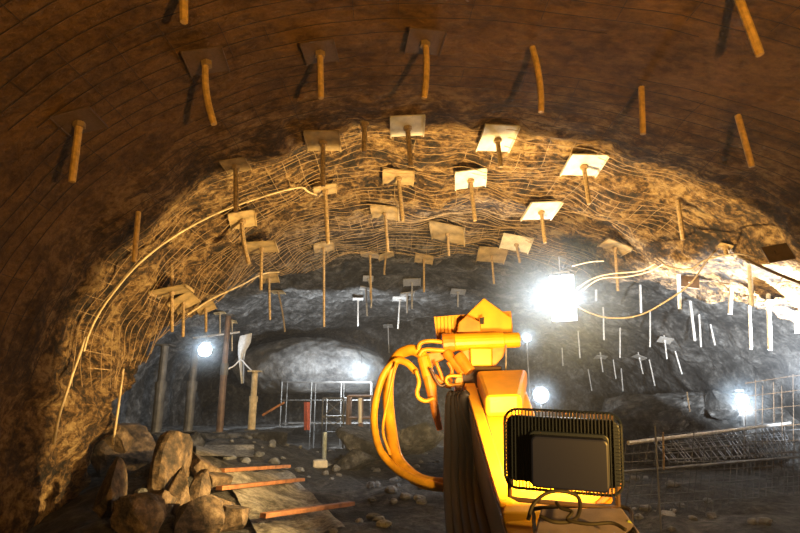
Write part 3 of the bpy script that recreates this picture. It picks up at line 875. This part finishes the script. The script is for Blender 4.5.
# ------------------------------------------------------------------ scaffolds in the middle distance
def frame_tower(name, label, x0, x1, ytop, ybot, D, bays, levels, brace, r=.035, mat=None):
    mat = mat or M['post']
    a, b = Q(x0, ybot, D), Q(x1, ybot, D)
    root = empty(name, ((a.x + b.x) / 2, D, a.z), label, 'scaffold')
    off = Vector(root.location)
    dep = .9
    for k in range(bays + 1):
        x = x0 + (x1 - x0) * k / bays
        for dy in (0, dep):
            t, bt = Q(x, ytop, D) + Vector((0, dy, 0)), Q(x, ybot, D) + Vector((0, dy, 0))
            bt.z = min(bt.z, ground(bt.x, bt.y).z + .02)
            MB().tube([t - off, Vector((t.x, t.y, bt.z)) - off], r, 6).build('upright', mat, root)
    for l in levels:
        y = ytop + (ybot - ytop) * l
        for dy in (0, dep):
            p, q = Q(x0, y, D) + Vector((0, dy, 0)), Q(x1, y, D) + Vector((0, dy, 0))
            q.z = p.z
            MB().tube([p - off, q - off], r * .8, 6).build('ledger', mat, root)
    if brace:
        for k in range(bays):
            xa, xb = x0 + (x1 - x0) * k / bays, x0 + (x1 - x0) * (k + 1) / bays
            for l0, l1 in zip(levels, levels[1:]):
                ya, yb = ytop + (ybot - ytop) * l0, ytop + (ybot - ytop) * l1
                MB().tube([Q(xa, ya, D) - off, Q(xb, yb, D) - off], r * .6, 6).build('brace', mat, root)
                MB().tube([Q(xb, ya, D) - off, Q(xa, yb, D) - off], r * .6, 6).build('brace', mat, root)
    return root
frame_tower('scaffold', 'long low scaffold with a handrail under the great rounded rock', 282, 371, 382, 434, 18.6, 3, (0, .35, .8), False, .02)
frame_tower('scaffold', 'cross-braced grey scaffold bay beside the blue pipe', 323, 344, 398, 440, 17.2, 1, (0, .45, .85), True, .026, M['post'])
# jumbled gantry legs next to the yellow hoses
frame_tower('scaffold', 'narrow dark scaffold frame with a pale tube behind the yellow hoses', 348, 372, 396, 440, 17.0, 2, (0, .5), False, .05, M['post_rust'])
o = MB().tube([Q(360, 398, 16.6), Q(360, 423, 16.6)], .06, 10).build('tube_light', M['cable_white']); tag(o, 'short pale tube standing upright before the narrow scaffold frame', 'tube')
p = Q(325, 432, 14.6); g = ground(p.x, p.y)
o = MB().tube([(p.x, p.y, g.z), p], .06, 12).build('drain_pipe', M['pale_pipe']); tag(o, 'pale blue upright pipe at the foot of the braced scaffold', 'pipe')
vs = [Q(x, y, 17.0 + .05 * math.sin(x)) for y in (402, 412, 422, 430) for x in (304, 307, 310)]
o = MB().add(vs, [(r_ * 3 + c, r_ * 3 + c + 1, r_ * 3 + c + 4, r_ * 3 + c + 3) for r_ in range(3) for c in range(2)]).build('rag', M['red']); tag(o, 'faded red rag hanging inside the long low scaffold', 'rag')

# ------------------------------------------------------------------ planks, tarp and small things on the ground
def on_g(px, py, lift=0):
    p = on_floor(px, py)
    if p is None: p = Q(px, py, 16.5)
    return p + Vector((0, 0, lift))
mb = MB()
quad = [(222, 474), (288, 472), (345, 530), (262, 545)]
nx, ny = 22, 22
vs = []
for j in range(ny + 1):
    for i in range(nx + 1):
        s, t = i / nx, j / ny
        x = (quad[0][0] * (1 - s) + quad[1][0] * s) * (1 - t) + (quad[3][0] * (1 - s) + quad[2][0] * s) * t
        y = (quad[0][1] * (1 - s) + quad[1][1] * s) * (1 - t) + (quad[3][1] * (1 - s) + quad[2][1] * s) * t
        p = on_g(x + 2 * noise.noise(Vector((t * 6, s, 0))), y)
        p.z += .035 + .035 * fb(Vector((s * 5, t * 5, 2)), 4)
        vs.append(p)
mb.add(vs, [(j * (nx + 1) + i, j * (nx + 1) + i + 1, (j + 1) * (nx + 1) + i + 1, (j + 1) * (nx + 1) + i) for j in range(ny) for i in range(nx)])
o = mb.build('tarpaulin', M['tarp'], smooth=True); tag(o, 'crumpled grey-green tarpaulin held down by orange planks', 'tarpaulin')
def plank(px0, py0, px1, py1, lab, w=.11, t=.06, mat='wood', lift=.17):
    a, b = on_g(px0, py0), on_g(px1, py1)
    z = max(a.z, b.z, BV_FLOOR.ray_cast(Vector(((a.x + b.x) / 2, (a.y + b.y) / 2, 8)), Vector((0, 0, -1)))[0].z)
    d = b - a
    L = d.length
    q = d.to_track_quat('X', 'Z')
    o = MB().box((0, 0, 0), (L, w, t)).build('plank', M[mat], bevel=.006)
    o.location = (a + b) / 2 + Vector((0, 0, lift)); o.rotation_mode = 'QUATERNION'; o.rotation_quaternion = q
    tag(o, lab, 'plank', 'planks over the tarpaulin')
plank(221, 482, 288, 475, 'orange plank across the upper end of the tarpaulin')
plank(218, 501, 302, 489, 'orange plank across the middle of the tarpaulin')
plank(262, 530, 352, 515, 'orange plank across the lower end of the tarpaulin')
plank(262, 424, 284, 411, 'short orange plank leaning by the end of the ledge', mat='wood', lift=.25)
mb = MB()
vs = [on_g(x, y, .05) for y in (447, 453, 459) for x in (196, 215, 235, 254)]
mb.add(vs, [(r_ * 4 + c, r_ * 4 + c + 1, r_ * 4 + c + 5, r_ * 4 + c + 4) for r_ in range(2) for c in range(3)])
o = mb.build('board', M['tarp']); tag(o, 'flat grey-brown board lying on the spoil before the ledge', 'board')
p = on_g(320, 468)
o = MB().box((0, 0, .09), (.34, .24, .18), Matrix.Rotation(R(12), 3, 'Z')).build('block', M['bag'], bevel=.04); o.location = p; tag(o, 'small cream-coloured block lying on the mud', 'block')

# boulders of the rubble heap
def boulder(px, py, D, w, h, lab, k):
    c = Q(px, py, D)
    s = D / F
    if D < 10.5:
        g = on_floor(px, py + h * .25)
        if g is not None:
            s = g.y / F
            c = g + Vector((0, .12, h * s * .25))
    rad = (w * s * .72, w * s * .6, h * s * .72)
    rnd = random.Random(k)
    mb = MB().ball((0, 0, 0), 1, 28, 18)
    planes = [(Vector((rnd.gauss(0, 1), rnd.gauss(0, 1), rnd.gauss(0, 1))).normalized(), rnd.uniform(.42, .75)) for _ in range(11)]
    out = []
    for v in mb.v:
        v = Vector(v)
        for n, dd in planes:
            e = v.dot(n) - dd
            if e > 0: v = v - n * e
        v = v * (1 + .06 * fb(v * 2.5 + Vector((k, 0, 0)), 4))
        out.append((v.x * rad[0], v.y * rad[1], v.z * rad[2]))
    mb.v = out
    o = mb.build('boulder', M['boulder'])
    o.location = c
    o.rotation_euler = (0, R(rnd.uniform(-25, 25)), R(rnd.uniform(0, 90)))
    tag(o, lab, 'boulder', 'boulders of the rubble heap')
BO = [(166, 470, 8.6, 44, 50, 'tallest upright tan boulder crowning the rubble heap'),
      (120, 462, 8.8, 52, 46, 'broad dark boulder against the lined wall'),
      (142, 450, 9.3, 36, 30, 'dark boulder at the top of the heap behind the broad one'),
      (104, 505, 7.9, 30, 56, 'tilted orange-brown slab leaning on the foot of the lined wall'),
      (150, 510, 7.7, 44, 32, 'orange-brown boulder low in the heap below the tallest one'),
      (172, 503, 7.9, 28, 46, 'pale upright boulder beside the low orange-brown one'),
      (193, 498, 8.2, 26, 36, 'rounded grey boulder at the side of the heap toward the planks'),
      (196, 470, 9.0, 34, 24, 'dark low boulder behind the rounded grey one'),
      (186, 448, 9.8, 34, 20, 'small dark boulder at the back of the heap below the ledge'),
      (130, 524, 7.3, 46, 36, 'dark boulder at the very front of the heap'),
      (186, 524, 7.4, 50, 34, 'brown boulder at the front of the heap below the rounded grey one'),
      (216, 512, 7.8, 24, 20, 'small orange-brown stone at the corner of the tarpaulin'),
      (228, 525, 7.5, 34, 24, 'dark stone beside the lower plank'),
      (118, 438, 9.6, 26, 22, 'small dark boulder wedged under the rim of the lined wall'),
      (212, 484, 8.6, 26, 18, 'small dark stone beside the upper plank')]
for k, b in enumerate(BO): boulder(*b, k + 1)
# loose stones strewn over the mud, too many and too small to count
mb = MB()
rs = random.Random(5)
for k in range(260):
    x, y = rs.uniform(-4.2, 5.5), rs.uniform(7.2, 17)
    g = ground(x, y)
    if g is None or (-4.2 < x < -.6 and 8 < y < 11.5): continue
    q = rs.uniform(.03, .11)
    n0 = len(mb.v)
    mb.ball((g.x, g.y, g.z + q * .35), (q * rs.uniform(.8, 1.5), q, q * .7), 7, 5)
    for v in range(n0, len(mb.v)):
        w_ = mb.v[v]; e_ = noise.noise_vector(Vector(w_) * 9) * q * .4
        mb.v[v] = (w_[0] + e_.x, w_[1] + e_.y, w_[2] + e_.z)
tag(mb.build('rubble', M['grey_rock']), 'loose grey stones strewn over the muddy cavern floor', 'rubble', kind='stuff')
# mid-distance mud boulders
BO2 = [(372, 446, 15.0, 70, 34, 'large grey mud-covered boulder behind the yellow hose loop'),
       (425, 437, 14.0, 46, 26, 'smooth grey boulder under the hanging nozzle'),
       (352, 462, 13.5, 34, 20, 'grey boulder between the cream block and the yellow hose')]
for k, b in enumerate(BO2): boulder(*b, k + 40)
for o in [o for o in bpy.data.objects if o.name.startswith('boulder') and o.location.y > 13]:
    o.data.materials[0] = M['cavern']; o['group'] = 'grey boulders in the mud'

# ------------------------------------------------------------------ rebar mats on the right
def rebar_mat(name, label, A, B, C, Dd, nu, nv, r, mat, jit=.15, dbl=True):
    """bilinear patch A (bottom left) B (bottom right) C (top right) D (top left)"""
    mb = MB()
    for k in range(nu + 1):
        s = min(1, max(0, (k + random.uniform(-jit, jit)) / nu))
        lo, hi = A.lerp(B, s), Dd.lerp(C, s)
        hi = lo.lerp(hi, random.uniform(.88, 1.06))
        mb.tube([lo, lo.lerp(hi, .5) + Vector((random.uniform(-.02, .02), 0, 0)), hi], r, 5)
    for k in range(nv + 1):
        t = (k + random.uniform(-jit, jit)) / nv
        lo, hi = A.lerp(Dd, t), B.lerp(C, t)
        mb.tube([lo, lo.lerp(hi, .5) + Vector((0, 0, random.uniform(-.03, .02))), hi], r, 5)
    o = mb.build(name, mat)
    return tag(o, label, 'rebar mat')
def zq(px, py, D):
    p = Q(px, py, D); return p
rebar_mat('rebar_mesh', 'long upright grey rebar mat standing beside the flood light', zq(612, 530, 8.6), zq(815, 520, 11), zq(815, 428, 11), zq(626, 442, 8.6), 30, 8, .008, M['wire_grey'])
rebar_mat('rebar_mesh', 'tall thin rebar mat rising behind the white lamp stand', zq(745, 470, 11.4), zq(830, 470, 11.0), zq(830, 372, 11.0), zq(745, 384, 11.4), 9, 6, .006, M['wire_shaded'])
rebar_mat('rebar_mesh', 'rebar mat lying tilted under the white lamp', zq(670, 462, 9.6), zq(800, 456, 11.5), zq(780, 424, 12.8), zq(650, 438, 11.0), 30, 7, .010, M['wire_grey'], .5)
o = MB().tube([Q(628, 443, 8.3), Q(790, 423, 11.6)], .03, 8).build('steel_pipe', M['pale_steel']); tag(o, 'long pale pipe resting along the top of the tilted rebar mat', 'pipe')
o = MB().tube([Q(620, 472, 8.5), Q(808, 456, 10.8)], .022, 8).build('steel_pipe', M['wire_grey']); tag(o, 'grey pipe tied across the middle of the upright rebar mat', 'pipe')
for k, (x0, y0, x1, y1, D, mt, lab) in enumerate(((663, 432, 664, 470, 8.3, 'rusty', 'rusty starter bar standing in front of the tilted mat'), (655, 425, 661, 533, 7.9, 'wire_grey', 'long grey starter bar leaning in the upright mat'), (687, 392, 690, 412, 11, 'pale_steel', 'short pale bar upright on the lit rocks by the white lamp'))):
    o = MB().tube([Q(x0, y0, D), Q(x1, y1, D)], .014, 6).build('starter_bar', M[mt]); tag(o, lab, 'steel bar')
# lit rocks by the white lamp
BO3 = [(672, 418, 12.6, 30, 18, 'pale rock under the lit bank, closest to the flood light'), (694, 407, 14.0, 30, 18, 'pale rock in the middle of the lit bank'), (718, 403, 13.6, 40, 22, 'pale rock beside the white lamp')]
for k, b in enumerate(BO3): boulder(*b, k + 60)
for o in [o for o in bpy.data.objects if o.name.startswith('boulder') and o['label'].startswith('pale rock')]:
    o.data.materials[0] = M['cavern']; o['group'] = 'pale rocks by the white lamp'
# bank that carries them
bk = blob('rock_outcrop', Q(715, 432, 15.0), (3.6, 1.5, 1.0), .16, M['cavern'], fr=.8)
tag(bk, 'dark rock bank behind the rebar mats and white lamp', 'rock', kind='structure')

# ------------------------------------------------------------------ world, haze, camera
w = bpy.data.worlds.new('world'); scn.world = w; w.use_nodes = True
nt = w.node_tree
nt.nodes['Background'].inputs['Color'].default_value = (.02, .02, .025, 1)
nt.nodes['Background'].inputs['Strength'].default_value = .3
HAZE = True
if HAZE:
    vs_ = nt.nodes.new('ShaderNodeVolumeScatter')
    vs_.inputs['Color'].default_value = (.9, .93, 1, 1)
    vs_.inputs['Density'].default_value = .004
    vs_.inputs['Anisotropy'].default_value = .35
    nt.links.new(vs_.outputs[0], nt.nodes['World Output'].inputs['Volume'])

cam = bpy.data.cameras.new('camera'); cam.lens = 24; cam.sensor_width = 36; cam.clip_start = .05
co = bpy.data.objects.new('camera', cam); co.location = CAM; co.rotation_euler = (R(90) + PITCH, 0, 0)
link(co); scn.camera = co
scn.view_settings.view_transform = 'Standard'
scn.view_settings.look = 'None'
scn.view_settings.exposure = 0
